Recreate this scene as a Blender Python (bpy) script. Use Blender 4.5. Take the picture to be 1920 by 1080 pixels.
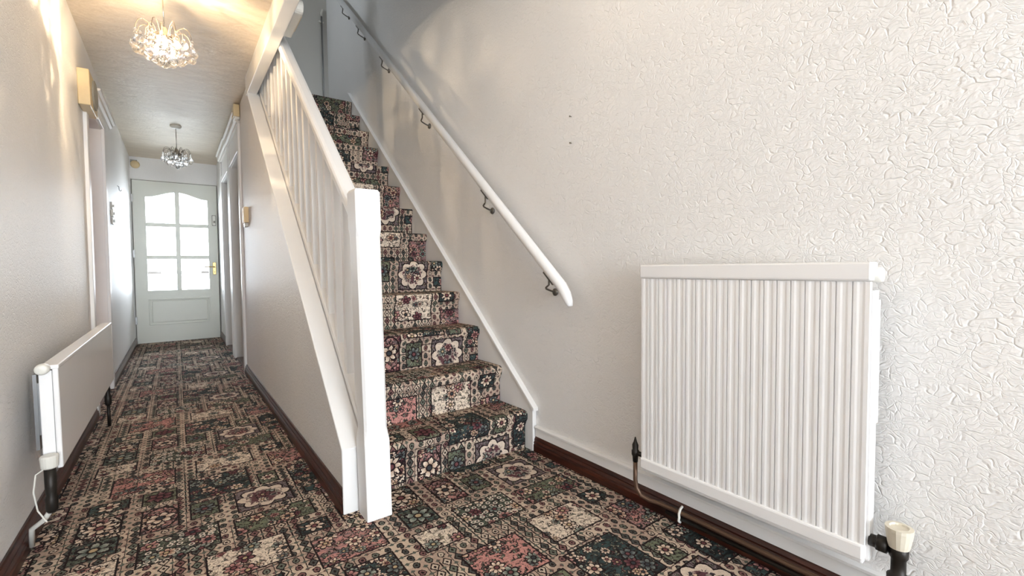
import bpy, bmesh, math, random
from mathutils import Vector, Matrix
random.seed(7)
for o in list(bpy.data.objects): bpy.data.objects.remove(o)
SC = bpy.context.scene
COL = SC.collection

# ------------------------------------------------------------------ camera
F, YAW, PITCH, ROLL, CH = 851.2, 0.6369, 0.0447, -0.0118, 0.874
cy, sy, cp, sp = math.cos(YAW), math.sin(YAW), math.cos(PITCH), math.sin(PITCH)
fw = Vector((sy*cp, cy*cp, -sp)); rt = Vector((cy, -sy, 0)); up = rt.cross(fw)
c_, s_ = math.cos(ROLL), math.sin(ROLL)
R_ = c_*rt + s_*up; U_ = -s_*rt + c_*up
cd = bpy.data.cameras.new('camera'); cam = bpy.data.objects.new('camera', cd); COL.objects.link(cam)
cd.sensor_width = 36; cd.lens = F/1920*36; cd.clip_start = 0.02; cd.clip_end = 100
m3 = Matrix((R_, U_, -fw)).transposed()
cam.matrix_world = Matrix.Translation((0, 0, CH)) @ m3.to_4x4()
SC.camera = cam

# ------------------------------------------------------------------ world, lights, exposure
SC.cycles.max_bounces = 9; SC.cycles.diffuse_bounces = 5; SC.cycles.glossy_bounces = 3; SC.cycles.transmission_bounces = 7; SC.cycles.caustics_reflective = False; SC.cycles.caustics_refractive = False
SC.view_settings.view_transform = 'Standard'; SC.view_settings.look = 'None'
SC.view_settings.exposure = 0.30; SC.view_settings.gamma = 1; SC.view_settings.use_curve_mapping = False
w = bpy.data.worlds.new('sky'); SC.world = w; w.use_nodes = True
bg = w.node_tree.nodes['Background']; bg.inputs[0].default_value = (0.84, 0.925, 1.0, 1); bg.inputs[1].default_value = 17.0

def area(name, loc, rot, sx, sy_, energy, col=(1, 1, 1), portal=False):
    l = bpy.data.lights.new(name, 'AREA'); l.shape = 'RECTANGLE'; l.size = sx; l.size_y = sy_; l.energy = energy; l.color = col
    o = bpy.data.objects.new(name, l); COL.objects.link(o); o.location = loc; o.rotation_euler = rot
    l.cycles.is_portal = portal
    return o
PI = math.pi
def point(name, loc, energy, col, r):
    l = bpy.data.lights.new(name, 'POINT'); l.energy = energy; l.color = col; l.shadow_soft_size = r
    o = bpy.data.objects.new(name, l); COL.objects.link(o); o.location = loc; return o
point('near_ceiling_lamp', (0.50, 1.00, 2.04), 4.5, (1.0, 0.88, 0.74), 0.12)
area('portal_entrance', (0.36, -4.2, 1.2), (PI/2, 0, 0), 1.5, 2.0, 1, portal=True)       # faces +y
area('entrance_daylight_boost', (0.36, -4.12, 1.25), (PI/2, 0, 0), 1.4, 1.9, 50, (0.80, 0.90, 1.0))  # added lamp, unseen, strengthens the sky light from the entrance
area('portal_far_door', (0.03, 7.16, 1.23), (-PI/2, 0, 0), 0.72, 1.26, 1, portal=True)      # faces -y
area('portal_landing', (-0.40, 4.2, 3.7), (0, -PI/2, 0), 0.46, 0.36, 1, portal=True)          # faces +x

# ------------------------------------------------------------------ helpers
def link(name, me, mat=None, parent=None, smooth=False):
    o = bpy.data.objects.new(name, me); COL.objects.link(o)
    if mat is not None and not me.materials: me.materials.append(mat)
    if parent is not None: o.parent = parent
    if smooth:
        for p in me.polygons: p.use_smooth = True
    return o
def obj(name, bm, mat=None, parent=None, smooth=False, bevel=0, seg=2):
    bmesh.ops.recalc_face_normals(bm, faces=bm.faces[:])
    me = bpy.data.meshes.new(name); bm.to_mesh(me); bm.free()
    o = link(name, me, mat, parent, smooth)
    if bevel:
        md = o.modifiers.new('bevel', 'BEVEL'); md.width = bevel; md.segments = seg; md.limit_method = 'ANGLE'; md.angle_limit = 0.6
    return o
def thing(name, label, cat, loc=(0, 0, 0), rz=0, group=None):
    o = bpy.data.objects.new(name, None); COL.objects.link(o); o.location = loc; o.rotation_euler = (0, 0, rz)
    o.empty_display_size = 0.05
    o['label'] = label; o['category'] = cat
    if group: o['group'] = group
    return o
def tag(o, label, cat, group=None):
    o['label'] = label; o['category'] = cat
    if group: o['group'] = group
    return o
def struct(o, label=None, cat=None):
    o['kind'] = 'structure'
    if label: o['label'] = label
    if cat: o['category'] = cat
    return o
def box(bm, x0, x1, y0, y1, z0, z1):
    v = [bm.verts.new((x, y, z)) for x in (x0, x1) for y in (y0, y1) for z in (z0, z1)]
    for f in ((0, 1, 3, 2), (4, 6, 7, 5), (0, 4, 5, 1), (2, 3, 7, 6), (0, 2, 6, 4), (1, 5, 7, 3)):
        bm.faces.new([v[i] for i in f])
    return v
def prism(bm, pts, a0, a1, axis='x'):
    """closed 2D polygon extruded along an axis; pts are the other two coordinates"""
    def P(p, a):
        return (a, p[0], p[1]) if axis == 'x' else ((p[0], a, p[1]) if axis == 'y' else (p[0], p[1], a))
    A = [bm.verts.new(P(p, a0)) for p in pts]; B = [bm.verts.new(P(p, a1)) for p in pts]
    n = len(pts)
    bm.faces.new(A); bm.faces.new(B[::-1])
    for i in range(n): bm.faces.new((A[i], A[(i+1) % n], B[(i+1) % n], B[i]))
def tube(bm, path, r, seg=10, caps=True, closed=False):
    path = [Vector(p) for p in path]; n = len(path); rings = []; prev = None
    for i, p in enumerate(path):
        if closed: d = path[(i+1) % n] - path[i-1]
        else: d = path[min(i+1, n-1)] - path[max(i-1, 0)]
        d.normalize()
        if prev is None:
            a = Vector((0, 0, 1)) if abs(d.z) < 0.9 else Vector((1, 0, 0)); u = d.cross(a).normalized()
        else: u = (prev - d*prev.dot(d)).normalized()
        prev = u; v = d.cross(u)
        rr = r[i] if isinstance(r, (list, tuple)) else r
        rings.append([bm.verts.new(p + rr*(math.cos(2*PI*k/seg)*u + math.sin(2*PI*k/seg)*v)) for k in range(seg)])
    for i in range(n if closed else n-1):
        a, b = rings[i], rings[(i+1) % n]
        for k in range(seg): bm.faces.new((a[k], a[(k+1) % seg], b[(k+1) % seg], b[k]))
    if caps and not closed: bm.faces.new(rings[0][::-1]); bm.faces.new(rings[-1])
def lathe(bm, prof, o=(0, 0, 0), axis='z', seg=20):
    o = Vector(o); ax = {'x': Vector((1, 0, 0)), 'y': Vector((0, 1, 0)), 'z': Vector((0, 0, 1))}[axis]
    u = {'x': Vector((0, 1, 0)), 'y': Vector((0, 0, 1)), 'z': Vector((1, 0, 0))}[axis]; v = ax.cross(u)
    rings = []
    for r, h in prof:
        if r < 1e-6: rings.append([bm.verts.new(o + ax*h)])
        else: rings.append([bm.verts.new(o + ax*h + r*(math.cos(2*PI*k/seg)*u + math.sin(2*PI*k/seg)*v)) for k in range(seg)])
    for a, b in zip(rings, rings[1:]):
        for k in range(seg):
            q = [a[k % len(a)], a[(k+1) % len(a)], b[(k+1) % len(b)], b[k % len(b)]]
            q2 = []
            for t in q:
                if t not in q2: q2.append(t)
            if len(q2) > 2: bm.faces.new(q2)
    if len(rings[0]) > 1: bm.faces.new(rings[0][::-1])
    if len(rings[-1]) > 1: bm.faces.new(rings[-1])
def ball(bm, c, r, seg=12, rings=8):
    lathe(bm, [(0 if i in (0, rings) else r*math.sin(PI*i/rings), -r*math.cos(PI*i/rings)) for i in range(rings+1)], c, 'z', seg)
def lean(bm, k=0.0095):
    for v in bm.verts: v.co.x += k*v.co.z
def NB(): return bmesh.new()

# ------------------------------------------------------------------ node expression helper
class NT:
    def __init__(s, name, rough=0.5, spec=0.5):
        s.m = bpy.data.materials.new(name); s.m.use_nodes = True; s.t = s.m.node_tree; s.t.nodes.clear()
        s.out = s.t.nodes.new('ShaderNodeOutputMaterial'); s.b = s.t.nodes.new('ShaderNodeBsdfPrincipled')
        s.t.links.new(s.b.outputs[0], s.out.inputs[0]); s.b.inputs['Roughness'].default_value = rough
        s.b.inputs['Specular IOR Level'].default_value = spec
    def put(s, sock, v):
        if isinstance(v, V): s.t.links.new(v.s, sock)
        elif hasattr(v, 'links'): s.t.links.new(v, sock)
        else:
            if isinstance(v, (tuple, list)) and len(v) == 3 and sock.type == 'RGBA': v = (*v, 1)
            sock.default_value = v
    def math(s, op, *a, clamp=False):
        n = s.t.nodes.new('ShaderNodeMath'); n.operation = op; n.use_clamp = clamp
        for i, x in enumerate(a): s.put(n.inputs[i], x)
        return V(s, n.outputs[0])
    def vmath(s, op, *a):
        n = s.t.nodes.new('ShaderNodeVectorMath'); n.operation = op
        for i, x in enumerate(a): s.put(n.inputs[i], x)
        return n.outputs[1] if op in ('LENGTH', 'DOT_PRODUCT', 'DISTANCE') else n.outputs[0]
    def scale(s, v, f):
        n = s.t.nodes.new('ShaderNodeVectorMath'); n.operation = 'SCALE'; s.put(n.inputs[0], v); s.put(n.inputs['Scale'], f); return n.outputs[0]
    def node(s, ty, **kw):
        n = s.t.nodes.new(ty)
        for k, v in kw.items(): setattr(n, k, v)
        return n
    def mix(s, f, a, b):
        n = s.t.nodes.new('ShaderNodeMix'); n.data_type = 'RGBA'
        s.put(n.inputs[0], f); s.put(n.inputs[6], a); s.put(n.inputs[7], b); return n.outputs[2]
    def attr(s, name, out='Vector'):
        n = s.t.nodes.new('ShaderNodeAttribute'); n.attribute_name = name; return n.outputs[out]
    def sep(s, v):
        n = s.t.nodes.new('ShaderNodeSeparateXYZ'); s.put(n.inputs[0], v); return [V(s, o) for o in n.outputs]
    def comb(s, x, y, z=0.0):
        n = s.t.nodes.new('ShaderNodeCombineXYZ'); s.put(n.inputs[0], x); s.put(n.inputs[1], y); s.put(n.inputs[2], z); return n.outputs[0]
    def noise(s, vec, scale, detail=2, rough=0.5, out=0, dist=0):
        n = s.t.nodes.new('ShaderNodeTexNoise'); s.put(n.inputs['Vector'], vec); n.inputs['Scale'].default_value = scale
        n.inputs['Detail'].default_value = detail; n.inputs['Roughness'].default_value = rough; n.inputs['Distortion'].default_value = dist
        return V(s, n.outputs[out])
    def vor(s, vec, scale, feature='F1', rnd=1.0, dim='3D'):
        n = s.t.nodes.new('ShaderNodeTexVoronoi'); n.voronoi_dimensions = dim; n.feature = feature; s.put(n.inputs['Vector'], vec); n.inputs['Scale'].default_value = scale
        n.inputs['Randomness'].default_value = rnd
        return n
    def ramp(s, f, stops, interp='LINEAR'):
        n = s.t.nodes.new('ShaderNodeValToRGB'); s.put(n.inputs[0], f); n.color_ramp.interpolation = interp
        e = n.color_ramp.elements
        while len(e) < len(stops): e.new(0.5)
        for i, (p, c) in enumerate(stops): e[i].position = p; e[i].color = (*c, 1)
        return n.outputs[0]
    def bump(s, h, strength=0.5, dist=0.002):
        n = s.t.nodes.new('ShaderNodeBump'); s.put(n.inputs['Height'], h); n.inputs['Strength'].default_value = strength; n.inputs['Distance'].default_value = dist
        s.t.links.new(n.outputs[0], s.b.inputs['Normal'])
    def pos(s): return s.t.nodes.new('ShaderNodeNewGeometry').outputs['Position']
    def oc(s): return s.t.nodes.new('ShaderNodeTexCoord').outputs['Object']
class V:
    def __init__(s, nt, sock): s.n = nt; s.s = sock
    def __add__(s, o): return s.n.math('ADD', s, o)
    __radd__ = __add__
    def __sub__(s, o): return s.n.math('SUBTRACT', s, o)
    def __rsub__(s, o): return s.n.math('SUBTRACT', o, s)
    def __mul__(s, o): return s.n.math('MULTIPLY', s, o)
    __rmul__ = __mul__
    def __truediv__(s, o): return s.n.math('DIVIDE', s, o)
    def __rtruediv__(s, o): return s.n.math('DIVIDE', o, s)
    def lt(s, o): return s.n.math('LESS_THAN', s, o)
    def gt(s, o): return s.n.math('GREATER_THAN', s, o)
    def abs(s): return s.n.math('ABSOLUTE', s)
    def min(s, o): return s.n.math('MINIMUM', s, o)
    def max(s, o): return s.n.math('MAXIMUM', s, o)
    def cos(s): return s.n.math('COSINE', s)

def srgb(r, g, b):
    f = lambda c: (c/255/12.92 if c <= 10 else ((c/255+0.055)/1.055)**2.4)
    return (f(r), f(g), f(b))

def paint(name, col, rough=0.3, wear=0.0):
    n = NT(name, rough)
    p = n.pos(); f = n.noise(p, 9, 4)
    n.put(n.b.inputs['Base Color'], n.mix(f*0.35, col, tuple(c*0.93 for c in col)))
    n.bump(n.noise(p, 14, 2), 0.05, 0.002)
    return n.m
def plain(name, col, rough=0.5, metal=0.0, bs=0.0):
    n = NT(name, rough); n.b.inputs['Metallic'].default_value = metal
    f = n.noise(n.pos(), 60, 3)
    n.put(n.b.inputs['Base Color'], n.mix(f*0.5, col, tuple(c*0.8 for c in col)))
    if bs: n.bump(n.noise(n.pos(), 200, 2), bs, 0.001)
    return n.m

def wallpaper():
    n = NT('embossed_wallpaper', 0.5, 0.3)
    p = n.pos()
    d = n.t.nodes.new('ShaderNodeTexNoise'); n.put(d.inputs['Vector'], p); d.inputs['Scale'].default_value = 26; d.inputs['Detail'].default_value = 1
    pd = n.vmath('ADD', p, n.scale(n.vmath('SUBTRACT', d.outputs[1], (0.5, 0.5, 0.5)), 0.045))   # cell edges distorted by a few cm
    mx, my, mz = n.sep(pd)
    m = n.comb(mx + my*0.75, mz*1.15, 0.0)                    # the relief lies in the plane of each wall
    e1 = V(n, n.vor(m, 42, 'DISTANCE_TO_EDGE', 1.0, '2D').outputs[0]); e2 = V(n, n.vor(m, 95, 'DISTANCE_TO_EDGE', 1.0, '2D').outputs[0])
    a = n.math('MULTIPLY', e1, 9.0, clamp=True)
    b = n.math('MULTIPLY', e2, 9.0, clamp=True)
    br = n.math('MULTIPLY', (n.noise(p, 30, 1) - 0.40)*4.0, 1.0, clamp=True)
    h = (1.0 - (1.0 - a)*br)*0.7 + (1.0 - (1.0 - b)*(1.0 - br))*0.4 + n.noise(p, 100, 2)*0.8
    n.bump(h, 0.55, 0.0034)
    f = n.noise(p, 2.3, 3)
    n.put(n.b.inputs['Base Color'], n.mix(f, srgb(244, 243, 242), srgb(238, 236, 234)))
    return n.m
def ceiling_mat():
    n = NT('brushed_swirl_ceiling_paint', 0.45, 0.35); p = n.pos()
    q = n.vmath('MULTIPLY', p, (1.0, 3.2, 1.0))
    h = n.noise(q, 5, 6, 0.6, dist=1.4)
    rings = V(n, n.node('ShaderNodeTexWave', wave_type='RINGS', rings_direction='SPHERICAL').outputs[1])
    wv = rings.s.node; n.put(wv.inputs['Vector'], n.vmath('ADD', p, (-0.35, -2.2, -2.25))); wv.inputs['Scale'].default_value = 9; wv.inputs['Distortion'].default_value = 6; wv.inputs['Detail'].default_value = 2; wv.inputs['Detail Scale'].default_value = 1.2
    n.bump(h + n.noise(p, 60, 3)*0.2 + rings*0.10, 0.6, 0.010)
    n.put(n.b.inputs['Base Color'], n.mix(h, srgb(200, 184, 164), srgb(238, 226, 208)))
    return n.m
def wood():
    n = NT('dark_mahogany_gloss', 0.28); p = n.pos()
    q = n.vmath('MULTIPLY', p, (14.0, 1.2, 14.0)); f = n.noise(q, 6, 5, 0.6)
    n.put(n.b.inputs['Base Color'], n.ramp(f, [(0.3, srgb(34, 13, 9)), (0.55, srgb(66, 29, 19)), (0.8, srgb(92, 48, 32))]))
    n.bump(f, 0.2, 0.001)
    return n.m

# ------------------------------------------------------------------ carpet: panel layout + motif material
INK = srgb(38, 26, 28); CREAM = srgb(218, 198, 174); PINK = srgb(186, 116, 104); TEAL = srgb(56, 76, 76); DARK = srgb(34, 38, 38)
OLIVE = srgb(112, 116, 88); MAUVE = srgb(116, 98, 100); SAND = srgb(192, 156, 134); GREEN = srgb(92, 100, 84)
PU, PV, DROP = 0.90, 0.88, -0.44
# u0,u1,v0,v1, ground colour, second colour, kind (0 border,1 sparse,2 dense,3 scallop,4 single,5 rings)
PANELS = [
 (0.94, 1.16, 1.05, 1.21, CREAM, CREAM, 1), (1.03, 1.28, 1.275, 1.40, OLIVE, GREEN, 2), (1.05, 1.24, 0.56, 0.745, MAUVE, MAUVE, 3),
 (1.20, 1.30, 1.145, 1.23, TEAL, DARK, 4), (0.77, 0.99, 1.265, 1.43, GREEN, DARK, 5), (0.91, 1.00, 0.61, 0.74, OLIVE, GREEN, 4),
 (0.77, 0.88, 0.60, 0.79, PINK, MAUVE, 6), (0.60, 0.72, 1.405, 1.53, GREEN, TEAL, 4), (0.59, 0.73, 1.25, 1.37, CREAM, CREAM, 1),
 (0.66, 0.87, 0.99, 1.18, PINK, PINK, 2), (0.91, 1.12, 0.765, 0.99, TEAL, DARK, 2), (1.215, 1.42, 0.93, 1.10, PINK, MAUVE, 2),
 (1.145, 1.22, 0.76, 0.88, OLIVE, GREEN, 4), (1.26, 1.41, 0.67, 0.89, DARK, TEAL, 2), (0.60, 0.72, 0.665, 0.82, CREAM, CREAM, 6),
 (0.61, 0.73, 0.86, 0.95, TEAL, GREEN, 4), (0.765, 0.875, 0.83, 0.95, OLIVE, OLIVE, 4), (1.34, 1.46, 1.15, 1.285, CREAM, CREAM, 6),
 (1.33, 1.455, 1.325, 1.45, MAUVE, PINK, 3), (1.28, 1.40, 0.575, 0.635, TEAL, TEAL, 4), (1.45, 1.485, 0.72, 0.86, PINK, PINK, 0),
 (0.765, 0.88, 1.215, 1.25, GREEN, GREEN, 0),
]
def carpet_material():
    n = NT('floral_patchwork_carpet', 0.95, 0.1)
    loc0 = n.attr('loc'); half = n.attr('half'); c1 = n.attr('ca', 'Color'); c2 = n.attr('cb', 'Color'); typ = V(n, n.attr('typ', 'Fac')); uv = n.attr('cuv')
    # wobble of the woven outlines
    wn = n.t.nodes.new('ShaderNodeTexNoise'); n.put(wn.inputs['Vector'], uv); wn.inputs['Scale'].default_value = 160; wn.inputs['Detail'].default_value = 1
    off = n.vmath('SUBTRACT', wn.outputs[1], (0.5, 0.5, 0.5)); so = off.node
    offs = n.t.nodes.new('ShaderNodeVectorMath'); offs.operation = 'SCALE'; n.put(offs.inputs[0], off); offs.inputs['Scale'].default_value = 0.005
    loc = n.vmath('ADD', loc0, offs.outputs[0])
    x, y, _ = n.sep(loc); hx, hy, _ = n.sep(half)
    ex = hx - x.abs(); ey = hy - y.abs(); e = ex.min(ey)
    hm = hx.min(hy)
    is1 = typ.gt(0.5)*typ.lt(1.5); is3 = typ.gt(2.5)*typ.lt(3.5); is4 = typ.gt(3.5)*typ.lt(4.5); is5 = typ.gt(4.5)*typ.lt(5.5); is6 = typ.gt(5.5); is0 = typ.lt(0.5)
    # ground: brushed blend of two colours
    gn = n.noise(n.vmath('MULTIPLY', uv, (1.0, 3.0, 1.0)), 18, 3, 0.6, dist=1.0)
    bgc = n.mix(n.math('MULTIPLY', (gn - 0.42)*5.0, 1.0, clamp=True), c1, c2)
    ink = tuple(INK)
    # leaves and scrolls
    lv = n.noise(uv, 56, 2, 0.55, dist=0.9)
    leaf = lv.gt(0.565)
    leafc = n.ramp(n.noise(uv, 30, 1), [(0.3, srgb(66, 76, 68)), (0.42, srgb(150, 146, 122)), (0.5, srgb(92, 98, 84)), (0.57, srgb(112, 62, 62)), (0.64, srgb(186, 156, 128))], 'CONSTANT')
    leafline = (lv - 0.565).abs().lt(0.034)
    stem = (n.noise(uv, 34, 1, dist=1.5) - 0.5).abs().lt(0.016)
    vein = (n.noise(uv, 130, 1) - 0.5).abs().lt(0.05)
    dens = 1.0 - is0
    lf = (leaf*(1.0 - is1) + is1*lv.gt(0.60))*dens
    c = n.mix(lf, bgc, leafc)
    c = n.mix(lf*vein, c, n.mix(0.55, leafc, ink))
    c = n.mix((leafline*(1.0 - is1) + is1*(lv - 0.60).abs().lt(0.024))*dens, c, ink)
    c = n.mix(stem*dens, c, n.mix(is1, srgb(54, 44, 42), srgb(124, 110, 92)))
    # scallop medallion
    u_ = x/hx; v_ = y/hy; rr = n.math('SQRT', u_*u_ + v_*v_); th = n.math('ARCTAN2', v_, u_)
    sR = (th*4.0).cos().abs()*0.22 + 0.76
    med = is3*rr.lt(sR); medl = is3*(rr - sR).abs().lt(0.04)
    c = n.mix(med, c, srgb(204, 182, 160)); c = n.mix(medl, c, ink)
    sh = is6*(rr - 0.93).abs().lt(0.05)
    c = n.mix(sh, c, ink)
    inner3 = is3*(rr + lv*0.8 - 0.4).lt(0.62)
    c = n.mix(inner3, c, n.ramp(n.noise(uv, 40, 1), [(0.4, srgb(92, 52, 58)), (0.5, srgb(150, 134, 120)), (0.56, srgb(56, 50, 54))], 'CONSTANT'))
    # flowers
    def flower(c, q, h1, h2, gate, big):
        qx, qy, _ = n.sep(q)
        r0 = n.math('SQRT', qx*qx + qy*qy)
        r = r0 + (lv - 0.5)*0.55
        t = n.math('ARCTAN2', qy, qx)
        k = n.math('ROUND', h1*3.0 + 5.0)
        pet = (t*k*0.5 + h2*6.0).cos().abs()
        R = pet*0.36 + 0.46
        fl = gate*r.lt(R)
        h3 = n.math('FRACT', h2*5.3)
        ca_ = n.ramp(h3, [(0.0, srgb(222, 202, 178)), (0.28, srgb(186, 128, 116)), (0.45, srgb(158, 160, 144)), (0.62, srgb(124, 66, 68)), (0.74, srgb(208, 180, 146)), (0.88, srgb(116, 122, 116))], 'CONSTANT')
        cb_ = n.ramp(h3, [(0.0, srgb(184, 150, 122)), (0.28, srgb(138, 78, 76)), (0.45, srgb(92, 102, 94)), (0.62, srgb(84, 36, 46)), (0.74, srgb(160, 110, 84)), (0.88, srgb(70, 76, 78))], 'CONSTANT')
        c = n.mix(fl, c, n.mix(n.math('MULTIPLY', (r - 0.35)*3.2, 1.0, clamp=True), cb_, ca_))
        c = n.mix(fl*pet.lt(0.28)*r.gt(0.22), c, ink)
        c = n.mix(gate*(r - R).abs().lt(0.095), c, ink)
        c = n.mix(gate*r0.lt(0.24), c, n.ramp(n.math('FRACT', h1*7.3), [(0, srgb(110, 50, 54)), (0.4, srgb(178, 150, 104)), (0.7, srgb(54, 58, 62))], 'CONSTANT'))
        c = n.mix(gate*(r0 - 0.24).abs().lt(0.06), c, ink)
        return c, fl
    for sc_, mul_, seed in ((27.0, 46.0, 3.7), (15.0, 30.0, 0.0)):
        vo = n.vor(n.vmath('ADD', uv, (seed, seed*0.7, 0)), sc_, 'F1', 0.85, '2D')
        vc = n.sep(vo.outputs['Color'])
        pv = n.scale(n.vmath('SUBTRACT', n.vmath('ADD', uv, (seed, seed*0.7, 0)), vo.outputs['Position']), mul_)
        gate = vc[2].lt((0.40 - is1*0.25) if seed else (0.76 - is1*0.04))*dens*(1.0 - is4)*(1.0 - is3*rr.gt(0.55))
        c, fl = flower(c, pv, vc[0], vc[1], gate, 0)
    single = (is4 + is6).min(1.0)
    rnd = n.math('FRACT', hx*931.7 + hy*517.3)
    c, fl2 = flower(c, n.scale(loc, 1.02/hm), rnd, rnd*0.9 + 0.07, single*0.999, 1)
    # small rings
    vr = V(n, n.vor(uv, 36.0, 'F1', 0.6, '2D').outputs['Distance'])
    ringm = (is5 + is1*0.5)*dens*(vr - 0.24).abs().lt(0.075)*(1.0 - fl)
    c = n.mix(ringm, c, n.mix(is5, srgb(120, 92, 82), srgb(210, 194, 176)))
    # panel outline
    line = e.lt(0.0055)*dens
    c = n.mix(line, c, ink)
    # border ground with lozenges and ovals
    ux, uy, _ = n.sep(n.vmath('ADD', uv, offs.outputs[0]))
    P0 = 0.040
    gx = n.math('FRACT', ux/P0) - 0.5; gy = n.math('FRACT', uy/P0) - 0.5
    hsh = n.math('FRACT', n.math('SINE', n.math('FLOOR', ux/P0)*12.99 + n.math('FLOOR', uy/P0)*78.23)*437.5)
    hs2 = n.math('FRACT', n.math('SINE', n.math('FLOOR', ux/P0)*31.7 + n.math('FLOOR', uy/(P0*5.0))*17.3)*217.5)
    hs3 = n.math('FRACT', n.math('SINE', n.math('FLOOR', uy/P0)*23.7 + n.math('FLOOR', ux/(P0*4.0))*47.3)*317.5)
    dia = gx.abs()*1.1 + gy.abs()*0.75; ova = n.math('SQRT', gx*gx*1.8 + gy*gy)*1.2 + (lv - 0.5)*0.4
    pick = hs2.gt(0.5); ds = dia*pick + ova*(1.0 - pick)
    gcol = n.mix(n.noise(uv, 7, 1).gt(0.5), srgb(190, 166, 142), srgb(168, 140, 120))
    gi = n.ramp(n.math('FRACT', hsh*5.0), [(0, srgb(100, 104, 90)), (0.3, srgb(118, 74, 70)), (0.5, srgb(74, 74, 70)), (0.8, srgb(186, 166, 144))], 'CONSTANT')
    g = n.mix(ds.lt(0.38), gcol, gi); g = n.mix((ds - 0.38).abs().lt(0.065), g, ink); g = n.mix(ds.lt(0.13), g, ink)
    g = n.mix((gx.abs() - 0.5).abs().lt(0.06)*hs2.gt(0.55), g, ink)
    g = n.mix((gy.abs() - 0.5).abs().lt(0.06)*hs3.gt(0.60), g, ink)
    g = n.mix((gx.abs()+gy.abs()).gt(0.80), g, n.mix(hs2.gt(0.35), srgb(96, 62, 60), srgb(82, 88, 78)))
    c = n.mix(is0, c, g)
    # pile
    tuft = n.noise(uv, 420, 2); fine = n.noise(uv, 90, 3)
    br = tuft*1.1 + fine*0.6 + 0.10
    hs = n.t.nodes.new('ShaderNodeHueSaturation'); hs.inputs['Saturation'].default_value = 0.80; hs.inputs['Value'].default_value = 1.12; n.put(hs.inputs['Color'], c); c = hs.outputs[0]
    mul = n.t.nodes.new('ShaderNodeMix'); mul.data_type = 'RGBA'; mul.blend_type = 'MULTIPLY'; mul.inputs[0].default_value = 1
    n.put(mul.inputs[6], c); n.put(mul.inputs[7], n.comb(br, br, br))
    n.put(n.b.inputs['Base Color'], mul.outputs[2])
    n.bump(tuft, 0.5, 0.003)
    return n.m
def panel_breaks(u0, u1, v0, v1):
    inst = []
    for i in range(-4, 4):
        for j in range(-14, 26):
            du = i*PU; dv = i*DROP + j*PV
            for p in PANELS:
                a, b, c, d = p[0]+du, p[1]+du, p[2]+dv, p[3]+dv
                if b > u0 and a < u1 and d > v0 and c < v1: inst.append((a, b, c, d, p[4], p[5], p[6]))
    return inst
def carpet_mesh(name, u0, u1, vs, surf, parent, mat):
    """grid cut at the outlines of the woven panels; vs = forced breaks along v; surf(u,v) -> xyz"""
    v0, v1 = vs[0], vs[-1]
    inst = panel_breaks(u0, u1, v0, v1)
    us = sorted({round(min(max(t, u0), u1), 5) for p in inst for t in p[:2]} | {u0, u1})
    vv = sorted({round(min(max(t, v0), v1), 5) for p in inst for t in p[2:4]} | {round(t, 5) for t in vs})
    V_ = [surf(u, v) for v in vv for u in us]; nu = len(us); Fs = []; meta = []
    for j in range(len(vv)-1):
        for i in range(nu-1):
            uc = (us[i]+us[i+1])/2; vc = (vv[j]+vv[j+1])/2
            pan = next((p for p in inst if p[0] < uc < p[1] and p[2] < vc < p[3]), None)
            Fs.append((j*nu+i, j*nu+i+1, (j+1)*nu+i+1, (j+1)*nu+i)); meta.append((i, j, pan))
    me = bpy.data.meshes.new(name); me.from_pydata(V_, [], Fs)
    for nm in ('loc', 'half', 'cuv', 'ca', 'cb'): me.attributes.new(nm, 'FLOAT_VECTOR', 'CORNER')
    me.attributes.new('typ', 'FLOAT', 'CORNER')
    L, H, Q, A, B, T = (me.attributes[nm] for nm in ('loc', 'half', 'cuv', 'ca', 'cb', 'typ'))
    k = 0
    for (i, j, pan) in meta:
        for (a, b) in ((i, j), (i+1, j), (i+1, j+1), (i, j+1)):
            u, v = us[a], vv[b]
            Q.data[k].vector = (u+9, v+9, 0)
            if pan:
                L.data[k].vector = (u-(pan[0]+pan[1])/2, v-(pan[2]+pan[3])/2, 0); H.data[k].vector = ((pan[1]-pan[0])/2, (pan[3]-pan[2])/2, 0)
                A.data[k].vector = pan[4]; B.data[k].vector = pan[5]; T.data[k].value = pan[6]
            else: L.data[k].vector = (0, 0, 0); H.data[k].vector = (1, 1, 0); T.data[k].value = 0
            k += 1
    return link(name, me, mat, parent)

M_WALL = wallpaper(); M_CEIL = ceiling_mat(); M_WOOD = wood(); M_CARPET = carpet_material()
M_WHITE = paint('white_gloss_paint', srgb(240, 239, 238), 0.42); M_RAD = paint('white_radiator_enamel', srgb(244, 243, 243), 0.25)
M_PINKW = paint('pale_pink_paint', srgb(232, 190, 184), 0.5); M_DOORW = paint('white_door_paint', srgb(230, 231, 222), 0.4)
M_TRIMW = paint('satin_trim_paint', srgb(226, 222, 216), 0.6); M_UPW = paint('grey_blue_landing_paint', srgb(206, 204, 198), 0.6)
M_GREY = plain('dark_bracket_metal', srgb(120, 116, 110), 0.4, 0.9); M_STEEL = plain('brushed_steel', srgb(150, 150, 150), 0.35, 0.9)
M_CHROME = plain('chrome_wire', srgb(190, 185, 180), 0.15, 1.0); M_WIRE = plain('tarnished_wire', srgb(112, 98, 84), 0.4, 0.5); M_BRASS = plain('polished_brass', srgb(196, 170, 118), 0.3, 1.0)
M_COPPER = plain('tarnished_copper', srgb(104, 80, 64), 0.45, 0.6); M_BLACKV = plain('blackened_valve_brass', srgb(46, 42, 38), 0.45, 0.6)
M_CREAMP = plain('yellowed_cream_plastic', srgb(226, 204, 160), 0.4); M_WHITEP = plain('white_plastic', srgb(232, 230, 222), 0.35)
M_GRILLE = plain('grey_speaker_cloth', srgb(150, 148, 138), 0.8, 0, 0.4); M_DKGREY = plain('dark_hinge_metal', srgb(92, 80, 68), 0.5, 0.5)
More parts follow.
